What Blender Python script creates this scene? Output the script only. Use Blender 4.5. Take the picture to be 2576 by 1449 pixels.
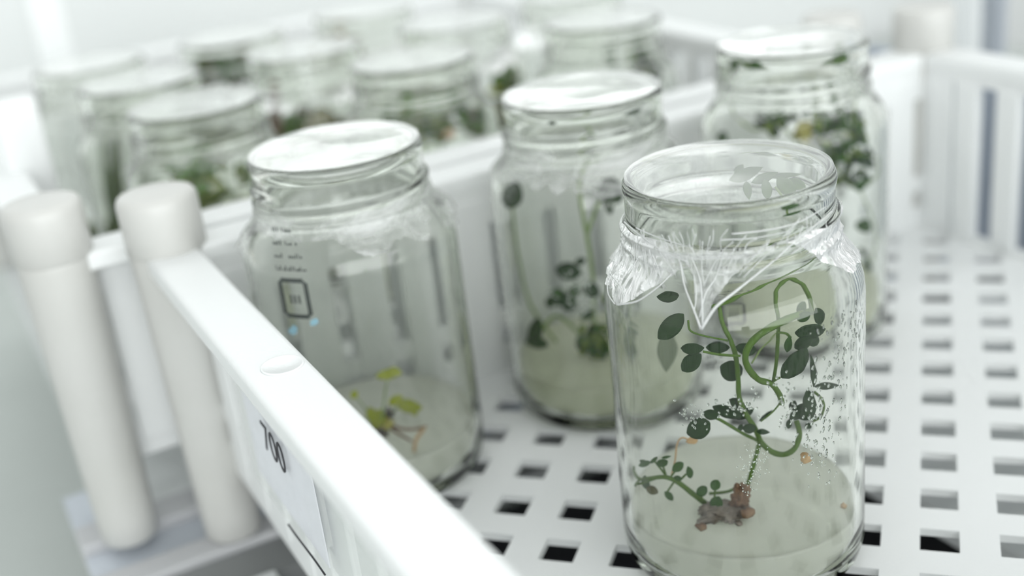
import bpy, bmesh, math, random
from mathutils import Vector, Matrix, noise

# ------------------------------------------------------------------ scene, camera, light
S = 0.07                                   # one unit below = one jar diameter = 7 cm
scene = bpy.context.scene
COL = scene.collection
for _o in list(bpy.data.objects):
    bpy.data.objects.remove(_o)
rnd = random.Random(7)

FPX, PITCH, ROLL, CAMH = 3010.1, 0.395542, -0.118648, 3.07507
IW, IH = 2576.0, 1449.0
F_ = Vector((0, math.cos(PITCH), -math.sin(PITCH)))
_R0 = Vector((1, 0, 0)); _U0 = _R0.cross(F_)
R_ = math.cos(ROLL) * _R0 + math.sin(ROLL) * _U0
U_ = -math.sin(ROLL) * _R0 + math.cos(ROLL) * _U0
C_ = Vector((0, 0, CAMH))

cam_d = bpy.data.cameras.new('camera'); cam = bpy.data.objects.new('camera', cam_d); COL.objects.link(cam)
cam.matrix_world = Matrix(((R_.x, U_.x, -F_.x, C_.x * S), (R_.y, U_.y, -F_.y, C_.y * S),
                           (R_.z, U_.z, -F_.z, C_.z * S), (0, 0, 0, 1)))
cam_d.sensor_width = 36.0; cam_d.lens = 36.0 * FPX / IW
cam_d.clip_start = 0.005; cam_d.clip_end = 50
cam_d.dof.use_dof = True; cam_d.dof.focus_distance = 4.50 * S; cam_d.dof.aperture_fstop = 5.2
cam_d.dof.aperture_blades = 0
scene.camera = cam

world = bpy.data.worlds.new('lab_light'); scene.world = world; world.use_nodes = True
bg = world.node_tree.nodes['Background']
bg.inputs[0].default_value = (0.965, 1.0, 0.992, 1); bg.inputs[1].default_value = 0.62

A26 = math.radians(26.0)
E1 = Vector((math.cos(A26), math.sin(A26), 0)); E2 = Vector((-math.sin(A26), math.cos(A26), 0))
def EW(a, b, z=0.0):                        # crate frame (along back wall, away, up) -> world units
    return E1 * a + E2 * b + Vector((0, 0, z))

def area_light(name, a, b, z, sx, sy, power, color=(1, 1, 1)):
    l = bpy.data.lights.new(name, 'AREA'); l.shape = 'RECTANGLE'; l.size = sx * S; l.size_y = sy * S
    l.energy = power; l.color = color
    o = bpy.data.objects.new(name, l); COL.objects.link(o)
    o.location = EW(a, b, z) * S; o.rotation_euler = (0, 0, A26)
    return o
# the tube battens of the growth rack, above the crates
area_light('rack_tube_front', 3.0, 1.6, 6.0, 10.0, 0.7, 0.25, (0.98, 1, 0.995))
area_light('rack_tube_middle', 3.2, 8.6, 6.2, 9.0, 0.7, 0.24, (0.98, 1, 0.995))
# two long battens on the rear of the rack, turned towards the crates
for _n, _b, _z, _t in (('rack_batten_upper', 14.6, 5.6, 62), ('rack_batten_lower', 14.6, 4.2, 75)):
    _l = area_light(_n, 5.0, _b, _z, 16.0, 0.55, 0.085, (0.98, 1, 0.995))
    _l.rotation_euler = (Matrix.Rotation(A26, 3, 'Z') @ Matrix.Rotation(-math.radians(_t), 3, 'X')).to_euler()
_l = area_light('front_fill_light', 1.0, -15.0, 5.0, 30.0, 13.0, 17.0, (0.97, 1, 1))          # added fill lamp behind the camera, lifts the inner crate walls
_l.rotation_euler = (Matrix.Rotation(A26, 3, 'Z') @ Matrix.Rotation(math.radians(86), 3, 'X')).to_euler()
_l = area_light('wall_wash_light', 4.0, 11.0, 11.0, 22.0, 1.5, 1.2, (0.98, 1, 0.995))   # added unseen lamp that washes the rear wall
_l.rotation_euler = (Matrix.Rotation(A26, 3, 'Z') @ Matrix.Rotation(math.radians(42), 3, 'X')).to_euler()

vs = scene.view_settings
vs.view_transform = 'Standard'; vs.look = 'None'; vs.gamma = 1.0; vs.use_curve_mapping = False
vs.exposure = 0.43
cy = scene.cycles
cy.max_bounces = 18; cy.transmission_bounces = 16; cy.transparent_max_bounces = 24
cy.glossy_bounces = 6; cy.diffuse_bounces = 5
cy.caustics_reflective = True; cy.caustics_refractive = True; cy.blur_glossy = 0.6
cy.sample_clamp_indirect = 8.0; cy.use_adaptive_sampling = True; cy.adaptive_threshold = 0.07; cy.adaptive_min_samples = 20

# ------------------------------------------------------------------ pixel helpers (2576 x 1449 frame)
def ray(px, py):
    return ((px - IW / 2) / FPX * R_ - (py - IH / 2) / FPX * U_ + F_)
def on_z(px, py, z):
    d = ray(px, py); return C_ + d * ((z - CAMH) / d.z)
def at_depth(px, py, depth):
    return C_ + ray(px, py) * depth
def in_jar(px, py, jar, off=0.0, rmax=0.44):
    """point on the upright plane through the jar axis that faces the camera, moved off towards it"""
    c = Vector((jar.x, jar.y, 0)); n = Vector((-c.x, -c.y, 0)).normalized()
    d = ray(px, py); t = ((c + n * off) - C_).dot(n) / d.dot(n)
    p = C_ + d * t; h = Vector((p.x - c.x, p.y - c.y, 0))
    if h.length > rmax:
        h *= rmax / h.length; p = Vector((c.x + h.x, c.y + h.y, p.z))
    return p
def on_cyl(px, py, jar, r, back=False):
    """(angle, z) where the ray of a pixel meets the jar wall"""
    d = ray(px, py); ox, oy = C_.x - jar.x, C_.y - jar.y
    a = d.x ** 2 + d.y ** 2; b = 2 * (ox * d.x + oy * d.y); c = ox * ox + oy * oy - r * r
    q = b * b - 4 * a * c
    t = -b / (2 * a) if q < 0 else (-b + (1 if back else -1) * math.sqrt(q)) / (2 * a)
    p = C_ + d * t
    return math.atan2(p.y - jar.y, p.x - jar.x), p.z

# ------------------------------------------------------------------ materials
MATS = {}
def nt(name):
    m = bpy.data.materials.new(name); m.use_nodes = True
    t = m.node_tree; t.nodes.clear()
    out = t.nodes.new('ShaderNodeOutputMaterial')
    MATS[name] = m
    return m, t, out
def N(t, kind, **kw):
    n = t.nodes.new(kind)
    for k, v in kw.items():
        if k.startswith('i_'):
            n.inputs[k[2:].replace('_', ' ')].default_value = v
        else:
            setattr(n, k, v)
    return n
def principled(name, col, rough=0.5, noise_amt=0.0, noise_scale=8.0, bump=0.0, bump_scale=200.0, sss=0.0, spec=0.5, col2=None, trans=0.0, detail=4.0):
    m, t, out = nt(name)
    b = N(t, 'ShaderNodeBsdfPrincipled'); t.links.new(b.outputs[0], out.inputs[0])
    b.inputs['Roughness'].default_value = rough; b.inputs['Specular IOR Level'].default_value = spec
    b.inputs['Base Color'].default_value = (*col, 1)
    tc = N(t, 'ShaderNodeTexCoord')
    if noise_amt > 0:
        nz = N(t, 'ShaderNodeTexNoise'); nz.inputs['Scale'].default_value = noise_scale / S; nz.inputs['Detail'].default_value = detail
        t.links.new(tc.outputs['Object'], nz.inputs['Vector'])
        mx = N(t, 'ShaderNodeMix', data_type='RGBA')
        c2 = col2 or tuple(c * 0.8 for c in col)
        mx.inputs[6].default_value = (*col, 1); mx.inputs[7].default_value = (*c2, 1)
        mr = N(t, 'ShaderNodeMapRange'); mr.inputs[1].default_value = 0.35; mr.inputs[2].default_value = 0.7; mr.inputs[4].default_value = noise_amt
        t.links.new(nz.outputs[0], mr.inputs[0]); t.links.new(mr.outputs[0], mx.inputs[0]); t.links.new(mx.outputs[2], b.inputs['Base Color'])
    if sss > 0:
        b.inputs['Subsurface Weight'].default_value = sss
        b.inputs['Subsurface Radius'].default_value = (1, 1, 1); b.inputs['Subsurface Scale'].default_value = 0.05 * S
    if bump > 0:
        nb = N(t, 'ShaderNodeTexNoise'); nb.inputs['Scale'].default_value = bump_scale; nb.inputs['Detail'].default_value = 3
        t.links.new(tc.outputs['Object'], nb.inputs['Vector'])
        bp = N(t, 'ShaderNodeBump'); bp.inputs['Strength'].default_value = bump; bp.inputs['Distance'].default_value = 0.02 * S
        t.links.new(nb.outputs[0], bp.inputs['Height']); t.links.new(bp.outputs[0], b.inputs['Normal'])
    return m
def leaf_mat(name, c1, c2, transl=0.25, rough=0.45):
    m, t, out = nt(name)
    tc = N(t, 'ShaderNodeTexCoord')
    nz = N(t, 'ShaderNodeTexNoise'); nz.inputs['Scale'].default_value = 3.0; nz.inputs['Detail'].default_value = 5
    t.links.new(tc.outputs['Object'], nz.inputs['Vector'])
    mx = N(t, 'ShaderNodeMix', data_type='RGBA'); mx.inputs[6].default_value = (*c1, 1); mx.inputs[7].default_value = (*c2, 1)
    t.links.new(nz.outputs[0], mx.inputs[0])
    b = N(t, 'ShaderNodeBsdfPrincipled'); b.inputs['Roughness'].default_value = rough; b.inputs['Specular IOR Level'].default_value = 0.2
    t.links.new(mx.outputs[2], b.inputs['Base Color'])
    tr = N(t, 'ShaderNodeBsdfTranslucent'); t.links.new(mx.outputs[2], tr.inputs[0])
    ms = N(t, 'ShaderNodeMixShader'); ms.inputs[0].default_value = transl
    t.links.new(b.outputs[0], ms.inputs[1]); t.links.new(tr.outputs[0], ms.inputs[2]); t.links.new(ms.outputs[0], out.inputs[0])
    return m

principled('plastic', (0.945, 0.96, 0.962), rough=0.38, noise_amt=0.35, noise_scale=1.5, col2=(0.925, 0.94, 0.938), bump=0.12, bump_scale=900, sss=0.0)
def add_translucent(m, col, fac):
    t = m.node_tree; out = [n for n in t.nodes if n.type == 'OUTPUT_MATERIAL'][0]; b = [n for n in t.nodes if n.type == 'BSDF_PRINCIPLED'][0]
    tl = N(t, 'ShaderNodeBsdfTranslucent'); tl.inputs[0].default_value = (*col, 1)
    ms = N(t, 'ShaderNodeMixShader'); ms.inputs[0].default_value = fac
    t.links.new(b.outputs[0], ms.inputs[1]); t.links.new(tl.outputs[0], ms.inputs[2]); t.links.new(ms.outputs[0], out.inputs[0])
add_translucent(MATS['plastic'], (0.95, 0.97, 0.95), 0.18)
principled('post_plastic', (0.58, 0.58, 0.56), rough=0.34, noise_amt=0.4, noise_scale=2, col2=(0.50, 0.50, 0.47))  # same plastic as the crate, shade put in as a darker colour
principled('shelf_slat', (0.55, 0.555, 0.57), rough=0.55, noise_amt=0.3, noise_scale=3)
principled('board_blue', (0.40, 0.45, 0.53), rough=0.6, noise_amt=0.3, noise_scale=2)
principled('shelf_grey', (0.60, 0.64, 0.70), rough=0.55, noise_amt=0.3, noise_scale=3)
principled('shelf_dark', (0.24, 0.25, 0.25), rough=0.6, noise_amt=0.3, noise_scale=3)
principled('shelf_light', (0.72, 0.74, 0.74), rough=0.5, noise_amt=0.3, noise_scale=3)
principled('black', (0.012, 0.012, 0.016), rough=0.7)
principled('floor_grey', (0.17, 0.19, 0.183), rough=0.7, noise_amt=0.4, noise_scale=0.3)
principled('bench_grey', (0.52, 0.555, 0.535), rough=0.6, noise_amt=0.4, noise_scale=0.5)
principled('wall_white', (0.83, 0.85, 0.845), rough=0.8, noise_amt=0.15, noise_scale=0.3)
principled('upright_grey', (0.36, 0.39, 0.43), rough=0.4)
principled('paper', (0.90, 0.90, 0.97), rough=0.85, noise_amt=0.2, noise_scale=10)
principled('ink', (0.03, 0.03, 0.035), rough=0.7)
principled('print_grey', (0.055, 0.065, 0.06), rough=0.6)
principled('ink_blue', (0.30, 0.52, 0.62), rough=0.7)
principled('callus', (0.13, 0.10, 0.075), rough=0.75, noise_amt=1.0, noise_scale=12, col2=(0.34, 0.30, 0.27))
principled('brown', (0.13, 0.06, 0.03), rough=0.7, noise_amt=1.0, noise_scale=14, col2=(0.26, 0.16, 0.09))
principled('tan', (0.55, 0.36, 0.18), rough=0.7)
principled('dark_root', (0.06, 0.05, 0.035), rough=0.7)
principled('clump_green', (0.17, 0.21, 0.02), rough=0.7, noise_amt=1.0, noise_scale=16, col2=(0.05, 0.10, 0.012))
principled('clump_yellow', (0.42, 0.40, 0.10), rough=0.7, noise_amt=1.0, noise_scale=14, col2=(0.25, 0.22, 0.05))
principled('clump_brown', (0.20, 0.17, 0.07), rough=0.7, noise_amt=1.0, noise_scale=10, col2=(0.10, 0.12, 0.04))
leaf_mat('leaf_dark', (0.005, 0.024, 0.002), (0.014, 0.055, 0.006), 0.2, 0.6)
leaf_mat('leaf_mid', (0.018, 0.075, 0.005), (0.045, 0.13, 0.012), 0.3, 0.6)
leaf_mat('leaf_pale', (0.10, 0.20, 0.06), (0.18, 0.28, 0.08), 0.4)
leaf_mat('leaf_lime', (0.10, 0.17, 0.012), (0.17, 0.24, 0.02), 0.35)
leaf_mat('leaf_bright', (0.055, 0.19, 0.008), (0.12, 0.28, 0.015), 0.35)
leaf_mat('leaf_haze', (0.20, 0.24, 0.17), (0.27, 0.31, 0.22), 0.3)
leaf_mat('leaf_yellow', (0.38, 0.46, 0.03), (0.52, 0.55, 0.06), 0.4)
leaf_mat('leaf_brown', (0.12, 0.08, 0.03), (0.08, 0.11, 0.03), 0.2)
leaf_mat('stem_green', (0.06, 0.14, 0.010), (0.11, 0.20, 0.018), 0.2)
leaf_mat('stem_light', (0.25, 0.36, 0.12), (0.32, 0.42, 0.16), 0.25)

def glass_mat(name, col, ior, rough=0.0):
    m, t, out = nt(name)
    g = N(t, 'ShaderNodeBsdfGlass'); g.inputs['Color'].default_value = (*col, 1); g.inputs['IOR'].default_value = ior; g.inputs['Roughness'].default_value = rough
    t.links.new(g.outputs[0], out.inputs[0])
    return m, t, g
glass_mat('jar_glass', (0.992, 0.999, 0.986), 1.41)
glass_mat('water', (0.98, 0.99, 0.985), 1.33)

def film_mat(name, haze_lo, haze_hi, scale=(1, 1, 1), boost=1.7, rough=0.06, bump=0.3, nscale=7.0, detail=8.0, streak=False, lo=0.38, hi=0.68):
    """thin cling film: clear with a Fresnel sheen, partly milky where it is crumpled"""
    m, t, out = nt(name)
    tc = N(t, 'ShaderNodeTexCoord'); mp = N(t, 'ShaderNodeMapping'); mp.inputs['Scale'].default_value = [s / S for s in scale]
    t.links.new(tc.outputs['Object'], mp.inputs[0])
    nz = N(t, 'ShaderNodeTexNoise'); nz.inputs['Scale'].default_value = nscale; nz.inputs['Detail'].default_value = detail; nz.inputs['Roughness'].default_value = 0.62
    nz.inputs['Distortion'].default_value = 1.2
    t.links.new(mp.outputs[0], nz.inputs['Vector'])
    src = nz.outputs[0]
    if streak:
        for rot, sc in (((0, .0, .0), (9, 9, 1.2)), ((.9, .3, .4), (16, 16, 1.6)), ((-.8, .5, .2), (14, 14, 1.5))):
            mp2 = N(t, 'ShaderNodeMapping'); mp2.inputs['Rotation'].default_value = rot; mp2.inputs['Scale'].default_value = [q / S for q in sc]
            t.links.new(tc.outputs['Object'], mp2.inputs[0])
            n2 = N(t, 'ShaderNodeTexNoise'); n2.inputs['Scale'].default_value = 1.6; n2.inputs['Detail'].default_value = 5; n2.inputs['Distortion'].default_value = .6
            t.links.new(mp2.outputs[0], n2.inputs['Vector'])
            mm = N(t, 'ShaderNodeMath', operation='MAXIMUM'); t.links.new(src, mm.inputs[0]); t.links.new(n2.outputs[0], mm.inputs[1]); src = mm.outputs[0]
    mr = N(t, 'ShaderNodeMapRange'); mr.inputs[1].default_value = lo; mr.inputs[2].default_value = hi; mr.inputs[3].default_value = haze_lo; mr.inputs[4].default_value = haze_hi
    t.links.new(src, mr.inputs[0])
    bp = N(t, 'ShaderNodeBump'); bp.inputs['Strength'].default_value = bump; bp.inputs['Distance'].default_value = 0.03 * S
    t.links.new(src, bp.inputs['Height'])
    tr = N(t, 'ShaderNodeBsdfTransparent'); tr.inputs[0].default_value = (0.985, 0.99, 0.985, 1)
    gl = N(t, 'ShaderNodeBsdfGlossy'); gl.inputs['Roughness'].default_value = rough; gl.inputs['Color'].default_value = (1, 1, 1, 1)
    t.links.new(bp.outputs[0], gl.inputs['Normal'])
    df = N(t, 'ShaderNodeBsdfDiffuse'); df.inputs[0].default_value = (0.92, 0.94, 0.93, 1); t.links.new(bp.outputs[0], df.inputs['Normal'])
    tl = N(t, 'ShaderNodeBsdfTranslucent'); tl.inputs[0].default_value = (0.92, 0.94, 0.93, 1)
    dm = N(t, 'ShaderNodeMixShader'); dm.inputs[0].default_value = 0.45
    t.links.new(df.outputs[0], dm.inputs[1]); t.links.new(tl.outputs[0], dm.inputs[2])
    m1 = N(t, 'ShaderNodeMixShader'); t.links.new(mr.outputs[0], m1.inputs[0]); t.links.new(tr.outputs[0], m1.inputs[1]); t.links.new(dm.outputs[0], m1.inputs[2])
    fr = N(t, 'ShaderNodeFresnel'); fr.inputs[0].default_value = 1.5
    ml = N(t, 'ShaderNodeMath', operation='MULTIPLY', use_clamp=True); ml.inputs[1].default_value = boost; t.links.new(fr.outputs[0], ml.inputs[0])
    m2 = N(t, 'ShaderNodeMixShader'); t.links.new(ml.outputs[0], m2.inputs[0]); t.links.new(m1.outputs[0], m2.inputs[1]); t.links.new(gl.outputs[0], m2.inputs[2])
    t.links.new(m2.outputs[0], out.inputs[0])
    return m
film_mat('film_top', 0.12, 0.38, (1, 1, 1), 1.5, 0.04, 0.05, 1.6, 2.0)
film_mat('film_wrap', 0.22, 0.85, (1.0, 1.0, 0.4), 0.8, 0.28, 0.9, 7.0, 8.0, True, .52, .72)
film_mat('film_soft', 0.12, 0.82, (0.6, 0.6, 2.0), 0.9, 0.25, 0.6, 4.0, 7.0, False, .40, .68)
film_mat('film_clear', 0.02, 0.26, (0.5, 0.5, 2.4), 1.2, 0.12, 0.5, 5.0, 6.0, False, .45, .72)
film_mat('film_fold', 0.75, 1.0, (1, 1, 1), 1.5, 0.2, 0.3, 9.0)
film_mat('sleeve', 0.02, 0.10, (1, 1, 1), 0.15, 0.3, 0.15, 2.5, 3.0)

def gel_mat(name, col, clear):
    m, t, out = nt(name)
    b = N(t, 'ShaderNodeBsdfPrincipled'); b.inputs['Base Color'].default_value = (*col, 1); b.inputs['Roughness'].default_value = 0.22
    b.inputs['Subsurface Weight'].default_value = 0.0; b.inputs['Subsurface Radius'].default_value = (1, 1, 0.8); b.inputs['Subsurface Scale'].default_value = 0.12 * S
    tl = N(t, 'ShaderNodeBsdfTranslucent'); tl.inputs[0].default_value = (*col, 1)
    m0 = N(t, 'ShaderNodeMixShader'); m0.inputs[0].default_value = 0.35; t.links.new(b.outputs[0], m0.inputs[1]); t.links.new(tl.outputs[0], m0.inputs[2])
    tr = N(t, 'ShaderNodeBsdfTransparent'); tr.inputs[0].default_value = (0.95, 0.97, 0.93, 1)
    tc = N(t, 'ShaderNodeTexCoord'); nz = N(t, 'ShaderNodeTexNoise'); nz.inputs['Scale'].default_value = 3.5 / S; nz.inputs['Detail'].default_value = 3
    t.links.new(tc.outputs['Object'], nz.inputs['Vector'])
    mr = N(t, 'ShaderNodeMapRange'); mr.inputs[1].default_value = 0.3; mr.inputs[2].default_value = 0.7; mr.inputs[3].default_value = clear * 0.75; mr.inputs[4].default_value = clear * 1.25
    t.links.new(nz.outputs[0], mr.inputs[0])
    ms = N(t, 'ShaderNodeMixShader'); t.links.new(mr.outputs[0], ms.inputs[0]); t.links.new(m0.outputs[0], ms.inputs[1]); t.links.new(tr.outputs[0], ms.inputs[2])
    t.links.new(ms.outputs[0], out.inputs[0])
gel_mat('gel', (0.94, 0.955, 0.88), 0.20)
gel_mat('gel_green', (0.86, 0.885, 0.72), 0.20)

# ------------------------------------------------------------------ mesh helpers
def link_mesh(name, me, mat, parent=None, loc=(0, 0, 0)):
    o = bpy.data.objects.new(name, me); COL.objects.link(o)
    if mat and not me.materials: me.materials.append(MATS[mat])
    if parent is not None: o.parent = parent
    o.location = Vector(loc) * S
    return o
def make_mesh(name, verts, faces, smooth=True):
    me = bpy.data.meshes.new(name)
    me.from_pydata([tuple(c * S for c in v) for v in verts], [], faces)
    bm = bmesh.new(); bm.from_mesh(me); bmesh.ops.recalc_face_normals(bm, faces=bm.faces); bm.to_mesh(me); bm.free()
    if smooth:
        me.polygons.foreach_set('use_smooth', [True] * len(me.polygons))
    me.update(); return me
def bm_mesh(name, bm, smooth=False):
    me = bpy.data.meshes.new(name)
    bmesh.ops.scale(bm, vec=(S, S, S), verts=bm.verts)
    bmesh.ops.recalc_face_normals(bm, faces=bm.faces)
    bm.to_mesh(me); bm.free()
    if smooth: me.polygons.foreach_set('use_smooth', [True] * len(me.polygons))
    return me
def empty(name, loc, label=None, cat=None, group=None, rz=0.0):
    o = bpy.data.objects.new(name, None); COL.objects.link(o); o.location = Vector(loc) * S; o.rotation_euler = (0, 0, rz)
    o.empty_display_size = 0.01
    tag(o, label, cat, group); return o
def tag(o, label=None, cat=None, group=None, kind=None):
    if label: o['label'] = label
    if cat: o['category'] = cat
    if group: o['group'] = group
    if kind: o['kind'] = kind
    return o
def box_mesh(name, x0, x1, y0, y1, z0, z1, bev=0.0, seg=2):
    bm = bmesh.new()
    bmesh.ops.create_cube(bm, size=1.0)
    for v in bm.verts:
        v.co = Vector((x0 + (v.co.x + .5) * (x1 - x0), y0 + (v.co.y + .5) * (y1 - y0), z0 + (v.co.z + .5) * (z1 - z0)))
    if bev > 0:
        bmesh.ops.bevel(bm, geom=bm.edges[:], offset=bev, segments=seg, profile=0.5, affect='EDGES')
    me = bm_mesh(name, bm)
    if bev > 0:
        for p in me.polygons:
            p.use_smooth = max(abs(c) for c in p.normal) < .999
    return me
def lathe_mesh(name, prof, seg=48, closed=False, rfun=None):
    """prof: list of (r, z); a closed profile makes a shell"""
    verts, faces, rings = [], [], []
    for r, z in prof:
        if r < 1e-6:
            verts.append((0, 0, z)); rings.append([len(verts) - 1])
        else:
            ring = []
            for k in range(seg):
                a = 2 * math.pi * k / seg
                rr = r + (rfun(a, r, z) if rfun else 0)
                verts.append((rr * math.cos(a), rr * math.sin(a), z)); ring.append(len(verts) - 1)
            rings.append(ring)
    pairs = list(zip(rings, rings[1:])) + ([(rings[-1], rings[0])] if closed else [])
    for A, B in pairs:
        for k in range(seg):
            k2 = (k + 1) % seg
            if len(A) == 1 and len(B) == 1: continue
            if len(A) == 1: faces.append((A[0], B[k2], B[k]))
            elif len(B) == 1: faces.append((A[k], A[k2], B[0]))
            else: faces.append((A[k], A[k2], B[k2], B[k]))
    return make_mesh(name, verts, faces)
def catmull(pts, n=8):
    out = []
    P = [pts[0]] + list(pts) + [pts[-1]]
    for i in range(1, len(P) - 2):
        p0, p1, p2, p3 = P[i - 1], P[i], P[i + 1], P[i + 2]
        for k in range(n):
            t = k / n
            out.append(0.5 * ((2 * p1) + (p2 - p0) * t + (2 * p0 - 5 * p1 + 4 * p2 - p3) * t * t + (3 * p1 - p0 - 3 * p2 + p3) * t ** 3))
    out.append(pts[-1]); return out
def tube_geo(pts, r0, r1, seg=8, n=6, wob=0.0):
    P = catmull([Vector(p) for p in pts], n); verts, faces = [], []
    up = Vector((0.31, 0.2, 0.93)); m = len(P)
    for i, p in enumerate(P):
        d = (P[min(i + 1, m - 1)] - P[max(i - 1, 0)])
        d = d.normalized() if d.length > 1e-9 else Vector((0, 0, 1))
        x = up - d * up.dot(d)
        x = x.normalized() if x.length > 1e-4 else Vector((1, 0, 0))
        up = x; y = d.cross(x); r = r0 + (r1 - r0) * i / (m - 1)
        if wob: r *= 1 + wob * noise.noise(p * 30)
        for k in range(seg):
            a = 2 * math.pi * k / seg
            verts.append(p + x * (r * math.cos(a)) + y * (r * math.sin(a)))
    for i in range(m - 1):
        for k in range(seg):
            k2 = (k + 1) % seg
            faces.append((i * seg + k, i * seg + k2, (i + 1) * seg + k2, (i + 1) * seg + k))
    faces.append(tuple(range(seg))); faces.append(tuple(range((m - 1) * seg, m * seg)))
    return verts, faces

# ------------------------------------------------------------------ the setting: bench, room, rack
def struct(name, me, mat, loc=(0, 0, 0), rz=A26):
    o = link_mesh(name, me, mat, None, loc); o.rotation_euler = (0, 0, rz); o['kind'] = 'structure'; return o
struct('floor', box_mesh('floor', -30, 40, -30, 40, -7.1, -7.0), 'floor_grey')
struct('wall_back', box_mesh('wall_back', -30, 40, 16.0, 16.3, -7.0, 22.0), 'wall_white')

bench = link_mesh('lab_bench', box_mesh('lab_bench', -14, 16, -0.5, 15.5, -1.9, -1.7, .02), 'bench_grey')
bench.rotation_euler = (0, 0, A26); tag(bench, 'grey lab bench top far out of focus at the left below the shelf', 'bench')
shelf = empty('rack_shelf', EW(0, 0, -0.62), 'grey slatted rack shelf under the white crates', 'shelf', rz=A26)
def shelf_part(name, x0, x1, y0, y1, z0, z1, mat, bev=0.01):
    return link_mesh(name, box_mesh(name, x0, x1, y0, y1, z0 + .62, z1 + .62, bev), mat, shelf)
shelf_part('slat', .20, 8.0, 6.07, 6.30, -.62, -.455, 'shelf_slat')
shelf_part('slat', .20, 8.0, 5.56, 5.74, -.62, -.455, 'shelf_slat')
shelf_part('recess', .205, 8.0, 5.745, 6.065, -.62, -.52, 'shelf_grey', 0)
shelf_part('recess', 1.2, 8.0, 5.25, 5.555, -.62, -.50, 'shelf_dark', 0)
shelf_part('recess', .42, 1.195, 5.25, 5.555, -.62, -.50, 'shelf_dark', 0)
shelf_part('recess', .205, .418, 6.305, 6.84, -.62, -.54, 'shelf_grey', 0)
shelf_part('rear_panel', .42, 8.0, 6.305, 12.5, -.62, -.455, 'shelf_light')
shelf_part('end_panel', 3.95, 8.0, -0.6, 5.245, -.62, -.455, 'shelf_light')
shelf_part('end_panel', .20, 1.02, -0.6, 5.22, -.62, -.455, 'shelf_light')
shelf_part('dark_gap_sheet', .25, 7.8, -0.5, 6.3, -1.45, -1.40, 'black', 0)  # black sheet stands in for the deep shade below the shelf opening

def upright(px, py, depth, w, d, z0, z1, mat, label, cat='post'):
    p = at_depth(px, py, depth)
    o = empty('rack_upright', (p.x, p.y, z0), label, cat, rz=A26)
    link_mesh('column', box_mesh('column', -w / 2, w / 2, -d / 2, d / 2, 0, z1 - z0, 0.02), mat, o)
    return o

# ------------------------------------------------------------------ crates
PITCHW = 0.31
def floor_panel_mesh(W, L):
    """perforated floor: square holes on a lattice turned 45 degrees to the walls"""
    bm = bmesh.new(); p = 0.312; h = 0.078; ca, sa = math.cos(math.radians(-46.3)), math.sin(math.radians(-46.3))
    n = int((W + L) / p) + 2
    bevel = []
    vcache = {}
    def vert(u, v):
        k = (round(u, 4), round(v, 4))
        if k not in vcache:
            vcache[k] = bm.verts.new((FX + ca * u - sa * v, FY + sa * u + ca * v, 0))
        return vcache[k]
    FX, FY = FLOOR_OFF
    for i in range(-n, n):
        for j in range(-n, n):
            cx, cy_ = i * p, j * p
            x = FX + ca * cx - sa * cy_; y = FY + sa * cx + ca * cy_
            if not (-.4 < x < W + .4 and -.4 < y < L + .4): continue
            if .22 < x < W - .22 and .22 < y < L - .22:
                us = [cx - p / 2, cx - h, cx + h, cx + p / 2]; vs_ = [cy_ - p / 2, cy_ - h, cy_ + h, cy_ + p / 2]
                for a in range(3):
                    for b in range(3):
                        if a == 1 and b == 1: continue
                        bm.faces.new([vert(us[a], vs_[b]), vert(us[a + 1], vs_[b]), vert(us[a + 1], vs_[b + 1]), vert(us[a], vs_[b + 1])])
            else:
                us = [cx - p / 2, cx - h, cx + h, cx + p / 2]; vs_ = [cy_ - p / 2, cy_ - h, cy_ + h, cy_ + p / 2]
                for a in range(3):
                    for b in range(3):
                        bm.faces.new([vert(us[a], vs_[b]), vert(us[a + 1], vs_[b]), vert(us[a + 1], vs_[b + 1]), vert(us[a], vs_[b + 1])])
    for co, no in (((0.2, 0, 0), (-1, 0, 0)), ((W - .2, 0, 0), (1, 0, 0)), ((0, .2, 0), (0, -1, 0)), ((0, L - .2, 0), (0, 1, 0))):
        bmesh.ops.bisect_plane(bm, geom=bm.verts[:] + bm.edges[:] + bm.faces[:], plane_co=co, plane_no=no, clear_outer=True)
    bmesh.ops.recalc_face_normals(bm, faces=bm.faces)
    r = bmesh.ops.extrude_face_region(bm, geom=bm.faces[:])
    for v in [g for g in r['geom'] if isinstance(g, bmesh.types.BMVert)]: v.co.z -= 0.036
    return bm_mesh('floor_panel', bm)

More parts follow.
